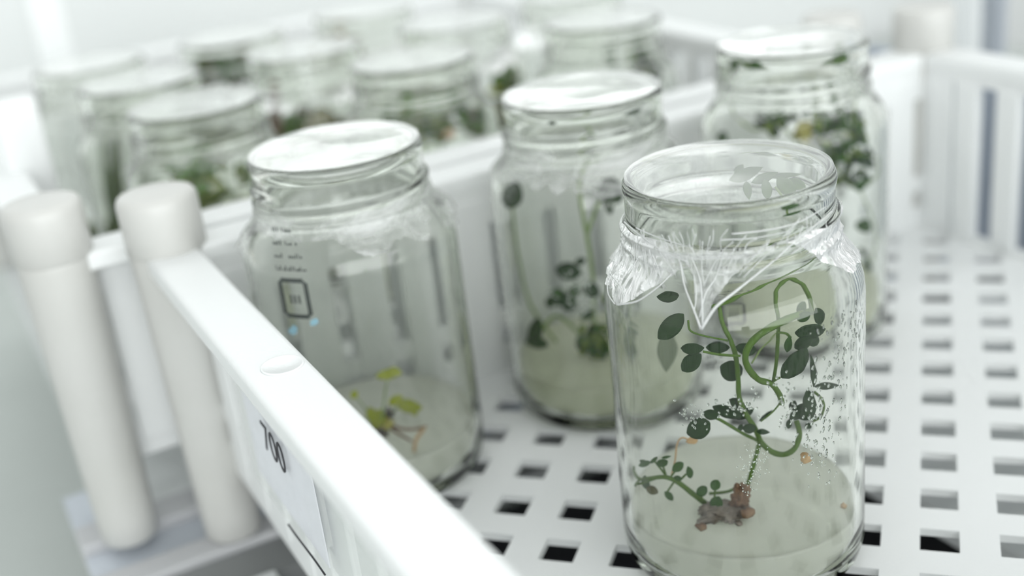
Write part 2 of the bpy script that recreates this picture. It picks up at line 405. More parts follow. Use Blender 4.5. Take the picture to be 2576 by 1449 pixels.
CW, CL, RIMZ = 5.28, 5.62, 1.2
FLOOR_OFF = (0, 0)
def crate_proto(name, label):
    root = empty(name, EW(.82, .2), label, 'crate', 'white plastic stacking crates', A26)
    link_mesh('floor_panel', floor_panel_mesh(CW, CL), 'plastic', root)
    rw = 0.25
    # rim rails
    for x0, x1, y0, y1 in ((0, rw, .02, CL - .02), (CW - rw, CW, .02, CL - .02), (rw - .005, CW - rw + .005, 0, rw), (rw - .005, CW - rw + .005, CL - rw, CL)):
        link_mesh('rim_rail', box_mesh('rim_rail', x0, x1, y0, y1, RIMZ - .10, RIMZ, .022, 3), 'plastic', root)
    # walls: ribs between upright slots, a top and a foot rail, a cross bar above the small square holes
    th = 0.055; inn = 0.245
    def wall(n, along, a0, a1, fixed, squares=True, off=0.0, w=.113):
        rib = None; k = int(round((a1 - a0) / PITCHW)); p = (a1 - a0) / k
        def bx(nm, s0, s1, z0, z1, bev=.008, t0=0.0, t1=0.0):
            if along == 'x': return box_mesh(nm, s0, s1, fixed - t0, fixed + th + t1, z0, z1, bev)
            return box_mesh(nm, fixed - t0, fixed + th + t1, s0, s1, z0, z1, bev)
        link_mesh('top_rail', bx('top_rail', a0, a1, .90 if squares else 1.04, RIMZ - .09), 'plastic', root)
        link_mesh('foot_rail', bx('foot_rail', a0, a1, -.055, .15 if squares else .05), 'plastic', root)
        if squares: link_mesh('cross_bar', bx('cross_bar', a0, a1, .265, .37), 'plastic', root)
        rme = None
        for i in range(1, k):
            c = a0 + off + i * p
            if rme is None:
                rme = box_mesh('rib', -w if along == 'x' else -.007, w if along == 'x' else th + .007, -.007 if along == 'x' else -w, th + .007 if along == 'x' else w, 0.0, 1.0, .012)
            o = link_mesh('rib', rme, 'plastic', root, (c, fixed, .03) if along == 'x' else (fixed, c, .03))
            o.scale = (1, 1, 1.02)
    wall('left', 'y', .12, CL - .12, inn - th)
    wall('right', 'y', .12, CL - .12, CW - inn, False, .156, .083)
    link_mesh('corner_panel', box_mesh('corner_panel', CW - inn, CW - inn + th, CL - .48, CL - .24, .03, 1.05, .008), 'plastic', root)
    wall('front', 'x', .12, CW - .12, inn - th)
    wall('back', 'x', .12, CW - .12, CL - inn)
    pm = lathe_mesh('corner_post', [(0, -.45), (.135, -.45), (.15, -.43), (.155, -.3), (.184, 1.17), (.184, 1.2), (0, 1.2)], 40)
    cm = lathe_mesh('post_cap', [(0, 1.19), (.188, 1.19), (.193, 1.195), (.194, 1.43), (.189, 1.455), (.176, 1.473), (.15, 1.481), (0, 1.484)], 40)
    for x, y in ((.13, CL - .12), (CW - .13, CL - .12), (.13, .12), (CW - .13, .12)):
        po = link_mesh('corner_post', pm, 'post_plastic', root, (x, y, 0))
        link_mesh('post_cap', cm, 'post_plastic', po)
    return root
def _find_off():
    p = on_z(1340, 1180, 0) - EW(.82, .2)     # a hole centre seen in the floor
    return (p.dot(E1), p.dot(E2))
FLOOR_OFF = _find_off()
crate = crate_proto('stacking_crate', 'white crate in front with number 700 label, holding four jars')
def copy_tree(o, parent=None):
    c = o.copy(); COL.objects.link(c); c.parent = parent
    for ch in o.children: copy_tree(ch, c)
    return c
rear = copy_tree(crate); rear.location = EW(.33, 5.90) * S
rear['label'] = 'white crate behind the front crate, packed with rows of blurred jars'

# label on the outside of the left wall: a clear sleeve with a card reading 700
def cr_local(a, b, z): return Vector((a - .82, b - .2, z))
sl_y0, sl_y1, sl_z0, sl_z1 = 2.9, 4.78, .34, 1.0
holder = link_mesh('label_holder', box_mesh('label_holder', -.012, 0, 0, sl_y1 - sl_y0, 0, sl_z1 - sl_z0, .003), 'sleeve', crate, cr_local(.955, sl_y0, sl_z0))
holder['label'] = 'clear plastic label sleeve'
crd = link_mesh('label_card', box_mesh('label_card', .002, .008, .95, sl_y1 - sl_y0 - .03, .04, .60, .002), 'paper', holder)
crd['label'] = 'white paper card'
def wavy_line(y0, y1, z0, z1, amp, r):
    pts = []
    for i in range(9):
        t = i / 8; pts.append(Vector((-.02, y0 + (y1 - y0) * t, z0 + (z1 - z0) * t + amp * math.sin(t * 5.5) * (1 - t * .3))))
    return tube_geo(pts, r, r, 6, 4)
v, f = wavy_line(.86, 1.58, .555, .56, .018, .004); link_mesh('sleeve_edge', make_mesh('sleeve_edge', v, f), 'ink', holder)
v, f = wavy_line(.95, 1.4, .02, .01, .004, .004); link_mesh('sleeve_edge', make_mesh('sleeve_edge', v, f), 'ink', holder)
tx = bpy.data.curves.new('numeral', 'FONT'); tx.body = '700'; tx.size = 0.20 * S; tx.extrude = .002 * S; tx.offset = -0.002 * S
to = bpy.data.objects.new('numeral_tmp', tx); COL.objects.link(to)
dg = bpy.context.evaluated_depsgraph_get(); me = bpy.data.meshes.new_from_object(to.evaluated_get(dg)); me.name = 'numeral'
bpy.data.objects.remove(to)
me.materials.clear(); me.materials.append(MATS['ink'])
num = bpy.data.objects.new('numeral', me); COL.objects.link(num); num.parent = holder
# text reads along -y, stands along +z, faces -x
num.matrix_local = Matrix(((0, 0, -1, -.016 * S), (-1, 0, 0, (4.44 - sl_y0) * S), (0, 1, 0, (.655 - sl_z0) * S), (0, 0, 0, 1)))
num['label'] = 'black printed number 700'
# moulded oval on the left rim
ov = on_z(710, 920, RIMZ) - EW(.82, .2); ovx, ovy = ov.dot(E1), ov.dot(E2)
link_mesh('moulding_mark', lathe_mesh('moulding_mark', [(0, .002), (.072, .002), (.075, .006), (.079, .006), (.082, 0), (0, -.002)], 40), 'plastic', crate, (ovx, ovy, RIMZ))

# uprights and posts standing behind the crates
upright(72, 420, 7.6, .27, .27, -.455, 1.62, 'plastic', 'white upright post at the left edge behind the crate corner post')
upright(118, 60, 11.0, .30, .3, -.455, 2.6, 'plastic', 'pale far upright post at the top left corner behind the jars')
upright(2500, 60, 10.0, .10, .2, -6.9, 6.0, 'upright_grey', 'narrow blue grey rack upright at the top right')
sb = empty('side_board', EW(6.75, 3.4, -.455), 'blue grey board standing beyond the slots of the right crate wall', 'board', rz=A26)
link_mesh('board', box_mesh('board', -.04, .04, -3.2, 3.6, 0, 1.35, .01), 'board_blue', sb)
upright(2432, 60, 10.4, .22, .2, -6.9, 6.0, 'wall_white', 'broad pale rack upright beside the blue grey one')

# ------------------------------------------------------------------ jars
H = 1.665
OUT = [(0, .045), (.20, .045), (.33, .035), (.385, .012), (.415, 0), (.44, .004), (.468, .022), (.488, .055), (.498, .10), (.5, .16),
       (.5, .4), (.5, .7), (.5, 1.0), (.5, 1.14), (.499, 1.19), (.494, 1.235), (.482, 1.275), (.462, 1.312), (.437, 1.342), (.414, 1.366), (.401, 1.39), (.395, 1.41)]
NECK = [(.392, 1.42 + .0075 * i) for i in range(25)]          # thread zone up to 1.60
RIM = [(.394, 1.607), (.397, 1.618), (.398, 1.632), (.396, 1.646), (.390, 1.658), (.380, H), (.366, H), (.357, 1.66), (.352, 1.648)]
INN = [(.350, 1.63), (.350, 1.55), (.352, 1.45), (.358, 1.405), (.372, 1.37), (.395, 1.34), (.42, 1.308), (.443, 1.27), (.457, 1.23), (.463, 1.19),
       (.465, 1.14), (.466, .9), (.466, .5), (.466, .2), (.463, .14), (.453, .10), (.432, .075), (.40, .066), (.30, .075), (.15, .08), (0, .08)]
def thread(a, r, z):
    if r < .385 or z < 1.41 or z > 1.61: return 0.0
    d = 0.0
    for st, z0, amp in ((0.0, 1.45, .018),):
        t = ((a - st) % (2 * math.pi)) / (2 * math.pi)
        for turn in (0, 1):
            u = t + turn
            if u > 1.3: continue
            zc = z0 + .062 * u
            fade = min(1, u / .06, (1.3 - u) / .06)
            d += amp * fade * math.exp(-((z - zc) / .016) ** 2)
    d += .012 * math.exp(-((z - 1.425) / .012) ** 2)
    return min(d, .024)
jar_me = lathe_mesh('jar_body', OUT + NECK + RIM + INN, 112, False, thread)
gel_me = lathe_mesh('agar_gel', [(0, .084), (.15, .084), (.30, .079), (.40, .070), (.430, .079), (.450, .104), (.4605, .142), (.4632, .2), (.4635, .242), (.462, .262), (.452, .2555), (.42, .2525), (.2, .252), (0, .252)], 72)

def outer_r(z):
    prof = OUT + NECK + RIM[:5]
    for (r0, z0), (r1, z1) in zip(prof, prof[1:]):
        if z0 <= z <= z1 and z1 > z0:
            return r0 + (r1 - r0) * (z - z0) / (z1 - z0)
    return .39
def membrane_mesh(seed, sag=.006, wav=.005):
    verts, faces = [], []; nr, na = 14, 64
    verts.append((0, 0, H + .006 - sag))
    for i in range(1, nr + 1):
        r = .386 * i / nr
        for k in range(na):
            a = 2 * math.pi * k / na
            z = H + .006 - sag * (1 - (r / .4) ** 2) + wav * (1 - (r / .4) ** 4) * noise.noise(Vector((r * math.cos(a) * 3.2 + seed, r * math.sin(a) * 3.2, seed * 1.7)))
            verts.append((r * math.cos(a), r * math.sin(a), z))
    for k in range(na): faces.append((0, 1 + k, 1 + (k + 1) % na))
    for i in range(nr - 1):
        for k in range(na):
            a, b = 1 + i * na + k, 1 + i * na + (k + 1) % na
            faces.append((a, b, b + na, a + na))
    return make_mesh('film_lid', verts, faces)
def wrap_mesh(seed, zlow, fold=.012, ztop=1.47):
    """crumpled film skirt hugging neck and shoulder down to zlow(angle)"""
    na, nv = 320, 34; verts, faces = [], []
    for j in range(nv + 1):
        v = j / nv
        for k in range(na):
            a = 2 * math.pi * k / na; zl = zlow(a); zt = ztop + .035 * noise.noise(Vector((math.cos(a) * 2.2, math.sin(a) * 2.2, seed))); z = zt + (zl - zt) * v
            n1 = noise.noise(Vector((math.cos(a) * 6 + seed, math.sin(a) * 6, z * 7)))
            n2 = noise.noise(Vector((math.cos(a) * 17 + seed, math.sin(a) * 17, z * 14 + 5)))
            n3 = abs(noise.noise(Vector((a * 5 + z * 9, seed, z * 3))))
            n4 = noise.noise(Vector((a * 22 + z * 25, seed, z * 6)))
            r = outer_r(z) + .007 + max(thread(a, .39, z), 0) + fold * v * (abs(n1) * 1.6 + abs(n2) + n3 * .8) + fold * .35 * min(1, v * 2) * abs(n4)
            verts.append((r * math.cos(a), r * math.sin(a), z + .012 * v * n2))
    for j in range(nv):
        for k in range(na):
            a, b = j * na + k, j * na + (k + 1) % na
            faces.append((a, b, b + na, a + na))
    return make_mesh('film_wrap', verts, faces)
def zl_noise(seed, mid, amp):
    def fn(a):
        return mid + amp * noise.noise(Vector((math.cos(a) * 1.6 + seed, math.sin(a) * 1.6, seed))) + amp * .5 * noise.noise(Vector((math.cos(a) * 6 + seed, math.sin(a) * 6, 2)))
    return fn

def make_jar(pos, label, seed, group=None, zs=1.0, gel='gel', gel_label=None, wrap=True, lid=True, rot=None, zl=None, fold=.012, sag=.006, wav=.005, lid_mat='film_top', wrap_mat='film_clear', ztop=1.47):
    root = empty('glass_jar', pos, label, 'jar', group)
    jb = link_mesh('jar_body', jar_me, 'jar_glass', root); jb.rotation_euler = (0, 0, rot if rot is not None else seed * 1.3)
    if lid:
        link_mesh('film_lid', membrane_mesh(seed, sag, wav), lid_mat, root)
    if wrap:
        link_mesh('film_wrap', wrap_mesh(seed, zl or zl_noise(seed, 1.33, .08), fold, ztop), wrap_mat, root)
    g = link_mesh('agar_gel', gel_me.copy() if gel != 'gel' else gel_me, gel, None, pos)
    if gel != 'gel':
        g.data.materials.clear(); g.data.materials.append(MATS[gel])
    tag(g, gel_label, 'gel', 'agar gel in the jars')
    if zs != 1.0:
        root.scale = (1, 1, zs); g.scale = (1, 1, zs)
    return root

P_FRONT = Vector((.8511, 4.2595, 0)); P_LEFT = Vector((-.7238, 5.2809, 0)); P_MID = Vector((.4495, 5.7685, 0)); P_RIGHT = Vector((1.6311, 6.3027, 0))
JZ = 0.002
def jp(p): return (p.x, p.y, JZ)

# lower edge of the film on the front jar, read along its front from left to right
edge_px = [(1528, 735), (1550, 772), (1590, 752), (1640, 725), (1685, 700), (1712, 705), (1735, 770), (1752, 805), (1764, 832), (1776, 805), (1795, 768), (1850, 722), (1900, 688), (1950, 655), (2010, 632), (2070, 640), (2120, 668), (2168, 690)]
edge = sorted([((on_cyl(x, y, P_FRONT, .512)[0]) % (2 * math.pi), on_cyl(x, y, P_FRONT, .512)[1]) for x, y in edge_px])
def zl_front(a):
    a %= 2 * math.pi
    for (a0, z0), (a1, z1) in zip(edge, edge[1:]):
        if a0 <= a <= a1:
            return z0 + (z1 - z0) * (a - a0) / max(a1 - a0, 1e-6)
    return 1.30 + .04 * noise.noise(Vector((math.cos(a) * 3, math.sin(a) * 3, 1)))
edgeL_px = [(600, 590), (640, 610), (700, 625), (780, 622), (830, 618), (880, 632), (910, 645), (945, 648), (975, 640), (1000, 612), (1030, 598), (1060, 606), (1078, 604), (1095, 560), (1112, 540), (1120, 520)]
edgeL = sorted([((on_cyl(x, y, P_LEFT, .51)[0]) % (2 * math.pi), on_cyl(x, y, P_LEFT, .51)[1]) for x, y in edgeL_px])
def zl_left(a):
    a %= 2 * math.pi
    for (a0, z0), (a1, z1) in zip(edgeL, edgeL[1:]):
        if a0 <= a <= a1:
            return z0 + (z1 - z0) * (a - a0) / max(a1 - a0, 1e-6)
    return 1.27
jar_front = make_jar(jp(P_FRONT), 'sharp front glass jar with crumpled film hanging to a point at its neck', 3.1, 'jars in the front crate', gel_label='milky agar gel in the sharp front jar', rot=.6, zl=zl_front, fold=.012, sag=.003, wav=.005, wrap_mat='film_wrap', ztop=1.51)
jar_left = make_jar(jp(P_LEFT), 'left glass jar of the front crate with glaring film lid and grey printed square', 1.7, 'jars in the front crate', gel_label='pale agar gel under the yellow seedling in the left jar', rot=2.2, zl=zl_left, fold=.024, sag=.004, wav=.006, wrap_mat='film_soft')
jar_mid = make_jar(jp(P_MID), 'middle glass jar of the front crate, partly hidden behind the sharp front jar', 5.3, 'jars in the front crate', gel='gel_green', gel_label='greenish agar gel in the middle jar of the front crate', rot=4.0, zl=zl_noise(5.3, 1.28, .10), fold=.014, wrap_mat='film_soft')
jar_right = make_jar(jp(P_RIGHT), 'rear right glass jar of the front crate crowded with small green leaves', 8.9, 'jars in the front crate', gel='gel_green', gel_label='greenish agar gel in the rear right jar', rot=1.0, zl=zl_noise(8.9, 1.36, .05), fold=.008)

# film folds: bright creases where the film bunches up on the front jar
def fold_geo(px_list, jar, r=.003, off=.53):
    pts = []
    for x, y in px_list:
        a, z = on_cyl(x, y, jar, .52)
        rr = outer_r(max(min(z, 1.6), .2)) + .02
        # iterate to the true radius of the shoulder
        a, z = on_cyl(x, y, jar, rr); rr = outer_r(max(min(z, 1.6), .2)) + .022; a, z = on_cyl(x, y, jar, rr)
        pts.append(Vector((rr * math.cos(a), rr * math.sin(a), z)))
    return tube_geo(pts, r, r * .5, 5, 5)
folds = [([(1764, 830), (1800, 775), (1850, 735), (1900, 695), (1950, 655)], .006), ([(1764, 830), (1745, 780), (1722, 720), (1712, 660)], .004), ([(1768, 825), (1766, 760), (1760, 700), (1735, 640)], .003),
         ([(1548, 768), (1600, 760), (1650, 728), (1690, 690)], .004), ([(1548, 768), (1530, 740), (1528, 700)], .003), ([(1535, 690), (1560, 720), (1572, 745)], .0025), ([(1580, 690), (1605, 650), (1608, 620)], .0025),
         ([(1760, 800), (1775, 740), (1800, 700), (1820, 640)], .0025), ([(1745, 790), (1752, 740), (1745, 690)], .002), ([(1570, 560), (1620, 600), (1680, 640), (1730, 660)], .003), ([(1600, 575), (1660, 600), (1740, 625)], .0025),
         ([(1950, 655), (2010, 600), (2060, 560), (2095, 530)], .003), ([(1840, 590), (1930, 580), (2010, 560), (2080, 520)], .003), ([(1810, 605), (1900, 600), (1990, 582)], .0025), ([(1990, 640), (2050, 600), (2100, 560)], .002), ([(2060, 640), (2085, 600), (2100, 570)], .002), ([(1640, 640), (1660, 690), (1650, 720)], .002), ([(1870, 700), (1920, 650), (1960, 620)], .002)]
for _ in range(60):                       # fine wrinkles
    x0 = rnd.uniform(1545, 2110); y0 = rnd.uniform(575, 640) if x0 < 2000 else rnd.uniform(540, 600)
    if x0 < 1960:
        tx_, ty_ = 1760 + rnd.uniform(-40, 40), 800; q = rnd.uniform(.2, .6)
        if x0 < 1640: tx_, ty_, q = x0 + rnd.uniform(-30, 60), 740, rnd.uniform(.4, .9)
    else:
        tx_, ty_, q = x0 + rnd.uniform(-90, 40), 660, rnd.uniform(.3, .9)
    x1, y1 = x0 + (tx_ - x0) * q, y0 + (ty_ - y0) * q
    folds.append(([(x0, y0), ((x0 + x1) / 2 + rnd.uniform(-12, 12), (y0 + y1) / 2 + rnd.uniform(-8, 8)), (x1, y1)], rnd.uniform(.0010, .0020)))
VV, FF = [], []
for px_list, r in folds:
    v, f = fold_geo(px_list, P_FRONT, r * 1.2); o0 = len(VV); VV += v; FF += [tuple(i + o0 for i in q) for q in f]
o = link_mesh('film_creases', make_mesh('film_creases', VV, FF), 'film_fold', jar_front); o['kind'] = 'stuff'

# condensation on the inner wall of the front jar
ico = bmesh.new(); bmesh.ops.create_icosphere(ico, subdivisions=1, radius=1.0)
ico_v = [v.co.copy() for v in ico.verts]; ico_f = [tuple(v.index for v in f.verts) for f in ico.faces]; ico.free()
def droplets(name, jar, root, spots, back=False):
    VV, FF = [], []
    for px, py, r, el in spots:
        a, z = on_cyl(px, py, jar, .464, back)
        if z < .3 or z > 1.2: continue
        c = Vector((.4655 * math.cos(a), .4655 * math.sin(a), z)); n = Vector((math.cos(a), math.sin(a), 0)); tg = Vector((-math.sin(a), math.cos(a), 0)); sl = rnd.uniform(-.6, .6)
        o0 = len(VV)
        for q in ico_v:
            zz = q.z * r * el; VV.append(c + n * (q.x * r * .28) + tg * (q.y * r + zz * sl * .6) + Vector((0, 0, zz)))
        FF += [tuple(i + o0 for i in t) for t in ico_f]
    o = link_mesh(name, make_mesh(name, VV, FF), 'water', root); o['kind'] = 'stuff'; return o
sp = []
def scatter(n, x0, y0, x1, y1, sx, r0, r1, el0=1.0, el1=1.8):
    for _ in range(n):
        t = rnd.random(); sp.append((x0 + (x1 - x0) * t + rnd.gauss(0, sx), y0 + (y1 - y0) * t + rnd.gauss(0, sx * .8), rnd.uniform(r0, r1), rnd.uniform(el0, el1)))
scatter(170, 2120, 790, 2040, 1120, 34, .003, .008, 1.0, 2.4)
scatter(50, 1950, 960, 1990, 1060, 22, .003, .006)
scatter(120, 1905, 1120, 1880, 1230, 16, .0022, .004, .9, 1.1)
scatter(40, 1800, 1020, 1900, 1010, 18, .003, .006)
scatter(30, 1720, 1020, 1760, 1060, 20, .003, .006)
scatter(60, 2130, 700, 2150, 900, 14, .004, .008)
scatter(40, 2040, 1120, 2060, 1180, 25, .003, .007)
droplets('condensation_droplets', P_FRONT, jar_front, sp)
sp = []; scatter(60, 1440, 720, 1480, 760, 30, .004, .008); scatter(12, 1455, 985, 1455, 985, 6, .004, .01)
droplets('condensation_droplets', P_MID, jar_mid, sp)

# printed marks on the glass: a rounded square with illegible lines of small print
def print_patch(jar, root, px, py, r, back, w, h, lines, shear=0.0, name='printed_mark', frame=True, mat='print_grey'):
    a0, z0 = on_cyl(px, py, jar, r, back); VV, FF = [], []
    dirn = -1 if back else 1
    def quad(s0, s1, t0, t1):
        n = max(1, int((s1 - s0) / .01)); o0 = len(VV)
        for dr in (0, .0015):
            for i in range(n + 1):
                s = s0 + (s1 - s0) * i / n
                for tt in (t0, t1):
                    a = a0 + dirn * (s + shear * tt) / r
                    VV.append(((r + dr) * math.cos(a), (r + dr) * math.sin(a), z0 + tt))
        m = 2 * (n + 1)
        for i in range(n):
            b = o0 + 2 * i
            FF.append((b, b + 2, b + 3, b + 1)); FF.append((b + m, b + m + 1, b + m + 3, b + m + 2))
            FF.append((b, b + m, b + m + 2, b + 2)); FF.append((b + 1, b + 3, b + m + 3, b + m + 1))
    e = min(w, h) * .13
    if frame:
        quad(-w / 2 + e, w / 2 - e, h / 2 - e, h / 2); quad(-w / 2 + e, w / 2 - e, -h / 2, -h / 2 + e)
        quad(-w / 2, -w / 2 + e, -h / 2 + e, h / 2 - e); quad(w / 2 - e, w / 2, -h / 2 + e, h / 2 - e)
        for sx in (-1, 1):
            for sy in (-1, 1):
                quad(sx * (w / 2 - e * .9) - e * .35, sx * (w / 2 - e * .9) + e * .35, sy * (h / 2 - e * .9) - e * .35, sy * (h / 2 - e * .9) + e * .35)
        for k in range(3): quad(-w * .16 + k * w * .14, -w * .16 + k * w * .14 + w * .06, -h * .12, h * .08)
    for (t, ww, hh) in lines:
        s = -ww / 2
        while s < ww / 2:
            g = rnd.uniform(.008, .016)
            if rnd.random() < .85:
                quad(s, s + g * .75, t, t + hh * rnd.uniform(.35, .6)) if rnd.random() < .5 else quad(s, s + g * .4, t, t + hh)
            s += g
    o = link_mesh(name, make_mesh(name, VV, FF, False), mat, root); o['label'] = 'small grey printed mark'; return o
print_patch(P_FRONT, jar_front, 1846, 796, .4675, True, .105, .085, [(.075, .15, .014), (.10, .13, .014)])
print_patch(P_FRONT, jar_front, 1797, 905, .4675, True, .1, .1, [(.02, .08, .016), (-.01, .08, .016), (-.035, .08, .012)], frame=False)
print_patch(P_LEFT, jar_left, 742, 752, .5012, False, .15, .19, [(.13, .16, .022), (.19, .13, .02), (.25, .12, .02), (.31, .10, .02)])
def ink_smear(jar, root, px, py, s):
    a0, z0 = on_cyl(px, py, jar, .5012); V_, F__ = [], []
    n = 14
    for i in range(n):
        t = i / n * 2 * math.pi; rr = s * (.7 + .5 * noise.noise(Vector((math.cos(t) * 2, math.sin(t) * 2, px))))
        V_.append(((.5015) * math.cos(a0 + rr * math.cos(t) * 1.4 / .5), .5015 * math.sin(a0 + rr * math.cos(t) * 1.4 / .5), z0 + rr * math.sin(t) + rr * math.cos(t) * .5))
    F__.append(tuple(range(n)))
    o = link_mesh('ink_smear', make_mesh('ink_smear', V_, F__, False), 'ink_blue', root); o['label'] = 'pale blue ink smear'
ink_smear(P_LEFT, jar_left, 790, 812, .022); ink_smear(P_LEFT, jar_left, 737, 832, .028)

# ------------------------------------------------------------------ plants
def leaf_mesh(kind):
    nx, ny = 10, 6; verts, faces = [], []
    def w(t):
        if kind == 'oval': return .5 * math.sin(math.pi * t ** .95) ** .62
        if kind == 'round': return .5 * math.sin(math.pi * t) ** .5
        if kind == 'narrow': return .5 * math.sin(math.pi * t ** .8) ** .9
        if kind == 'heart': return .5 * (math.sin(math.pi * t ** .62)) ** .7
    for side in (0, 1):
        for i in range(nx + 1):
            t = i / nx; ww = w(min(max(t, .004), .996))
            for j in range(ny + 1):
                s = -1 + 2 * j / ny
                z = .10 * abs(s) * ww * 1.6 - .10 * (t - .5) ** 2 + .018 * math.sin(t * 17) * abs(s)
                thick = .018 * (1 - s * s) * math.sin(math.pi * min(max(t, 0), 1)) + .002
                verts.append((t - .5, s * ww, z + (thick if side else -thick)))
    m = (nx + 1) * (ny + 1)
    for i in range(nx):
        for j in range(ny):
            a = i * (ny + 1) + j
            faces.append((a, a + ny + 1, a + ny + 2, a + 1)); faces.append((m + a, m + a + 1, m + a + ny + 2, m + a + ny + 1))
    for i in range(nx):
        for j in (0, ny):
            a = i * (ny + 1) + j; faces.append((a, a + ny + 1, m + a + ny + 1, m + a))
    for i in (0, nx):
        for j in range(ny):
            a = i * (ny + 1) + j; faces.append((a, a + 1, m + a + 1, m + a))
    return verts, faces
LEAF = {}
def leaf_data(kind, mat):
    if (kind, mat) not in LEAF:
        v, f = leaf_mesh(kind); me = make_mesh('leaf', v, f); me.materials.append(MATS[mat]); LEAF[(kind, mat)] = me
    return LEAF[(kind, mat)]
class Plant:
    def __init__(self, jar, pos, label, group='plants growing in the jars', zs=1.0, name='plantlet', zmax=1.6):
        self.jar = jar; self.zs = zs; self.zmax = zmax; self.rs = .72 if name == 'vine_plant' else 1.0
        base = Vector((jar.x, jar.y, .275)) if pos is None else pos
        self.base = base
        self.root = empty(name, base, label, 'plant', group)
    def P(self, px, py, off=0.0, rmax=.44): return in_jar(px, py, self.jar, off, rmax)
    def stem(self, pts, r0, r1=None, mat='stem_green', off=0.0, seg=8, wob=.15, name='stem'):
        q = []
        for t in pts:
            o = t[2] if len(t) > 2 else off
            w_ = self.P(t[0], t[1], o); w_.z = min(w_.z, self.zmax)
            h = Vector((w_.x - self.jar.x, w_.y - self.jar.y, 0))
            if w_.z > 1.2 and h.length > .32: w_ -= h * (1 - .32 / h.length)
            q.append(w_ - self.base)
        v, f = tube_geo(q, r0 * self.rs, (r1 if r1 is not None else r0 * .7) * self.rs, seg, 6, wob)
        return link_mesh(name, make_mesh(name, v, f), mat, self.root)
    def stem_on(self, pts, z, r0, r1, mat, name='root'):
        q = []
        for px, py in pts:
            w_ = on_z(px, py, z); h = Vector((w_.x - self.jar.x, w_.y - self.jar.y, 0))
            if h.length > .42: w_ -= h * (1 - .42 / h.length)
            q.append(w_ - self.base)
        v, f = tube_geo(q, r0, r1, 8, 6, .25)
        return link_mesh(name, make_mesh(name, v, f), mat, self.root)
    def leaf_at(self, p, L, W, ang, kind='oval', mat='leaf_dark', tx=None, ty=None, rmax=.45):
        a = math.radians(ang); X = math.cos(a) * R_ + math.sin(a) * U_; Y = -math.sin(a) * R_ + math.cos(a) * U_; Z = X.cross(Y)
        tx = rnd.uniform(-25, 25) if tx is None else tx; ty = rnd.uniform(-20, 20) if ty is None else ty
        M = Matrix((X, Y, Z)).transposed()
        M = M @ Matrix.Rotation(math.radians(tx), 3, 'X') @ Matrix.Rotation(math.radians(ty), 3, 'Y')
        cx, sx = abs(math.cos(math.radians(ty))), abs(math.cos(math.radians(tx)))
        o = link_mesh('leaf', leaf_data(kind, mat), mat, self.root)
        o.matrix_local = Matrix.Translation((p - self.base) * S) @ M.to_4x4() @ Matrix.Diagonal((L / max(cx, .5), W / max(sx, .5), (L + W) / 2, 1))
        return o
    def leaf(self, px, py, Lpx, Wpx, ang, kind='oval', mat='leaf_dark', off=0.0, tx=None, ty=None):
        p = self.P(px, py, off, .40); p.z = min(max(p.z, .30), self.zmax); k = (p - C_).dot(F_) / FPX
        rm = max(.06, (.455 if p.z < 1.22 else .34) - .5 * Lpx * k); h = Vector((p.x - self.jar.x, p.y - self.jar.y, 0))
        if h.length > rm: p -= h * (1 - rm / h.length)
        return self.leaf_at(p, Lpx * k, Wpx * k, ang, kind, mat, tx, ty)
    def lump(self, px, py, rx, ry, mat, off=0.0, name='root_clump', seed=0.0, amp=.35, freq=3.0, sub=3, z=None):
        p = self.P(px, py, off, .38); k = (p - C_).dot(F_) / FPX
        if z is not None: p = on_z(px, py, z)
        return self.lump_at(p, rx * k, ry * k, mat, name, seed, amp, freq, sub)
    def lump_at(self, p, rx, rz, mat, name='root_clump', seed=0.0, amp=.35, freq=3.0, sub=3):
        bm = bmesh.new(); bmesh.ops.create_icosphere(bm, subdivisions=sub, radius=1.0)
        for v in bm.verts:
            n = v.co.normalized(); d = max(.25, 1 + amp * 1.4 * noise.noise(n * freq * .6 + Vector((seed, seed, 0))) + amp * noise.noise(n * freq * 1.6 + Vector((0, seed, 3))) + amp * .5 * noise.noise(n * freq * 4 + Vector((3, seed, 3))))
            v.co = Vector((n.x * rx * d, n.y * rx * .8 * d, n.z * rz * d))
        bmesh.ops.translate(bm, verts=bm.verts, vec=p - self.base)
        return link_mesh(name, bm_mesh(name, bm, True), mat, self.root)

def z2(x, y): return (1500 + x / 1.935, 700 + y / 1.935)
def zz(lst):
    return [(*z2(t[0], t[1]), *t[2:]) for t in lst]

# --- front jar: the long vine
vine = Plant(P_FRONT, None, 'long green vine coiling up inside the sharp front jar', name='vine_plant')
vine.stem(zz([(700, 1070, .12), (735, 1000, .1), (765, 900, .07), (795, 790, .05)]), .013, .015, 'stem_green')
vine.stem(zz([(795, 785, .05), (850, 835, .08), (910, 850, .1), (960, 825, .11), (985, 770, .1), (985, 730, .1), (972, 685, .08)]), .017, .015, 'stem_green')
vine.stem(zz([(800, 790, .05), (770, 720, .08), (720, 640, .1), (695, 570, .12), (690, 480, .12), (680, 380, .13), (655, 300, .12), (615, 220, .1), (600, 150, .08)]), .016, .011, 'stem_green')
vine.stem(zz([(790, 785, .05), (700, 740, .1), (600, 680, .14), (540, 660, .15)]), .010, .008, 'stem_green')
vine.stem(zz([(1050, 160, .0), (950, 190, .06), (850, 235, .12), (760, 300, .16), (725, 370, .18), (740, 430, .18), (790, 485, .17), (850, 505, .16), (890, 560, .14), (900, 600, .12)]), .020, .016, 'stem_green')
vine.stem(zz([(860, 495, .15), (872, 420, .12), (880, 340, .08), (886, 200, .05), (875, 130, .03), (890, 50, .0), (940, 5, -.02), (1000, 40, -.02), (1040, 100, -.01), (1050, 165, .0)]), .010, .014, 'stem_green')
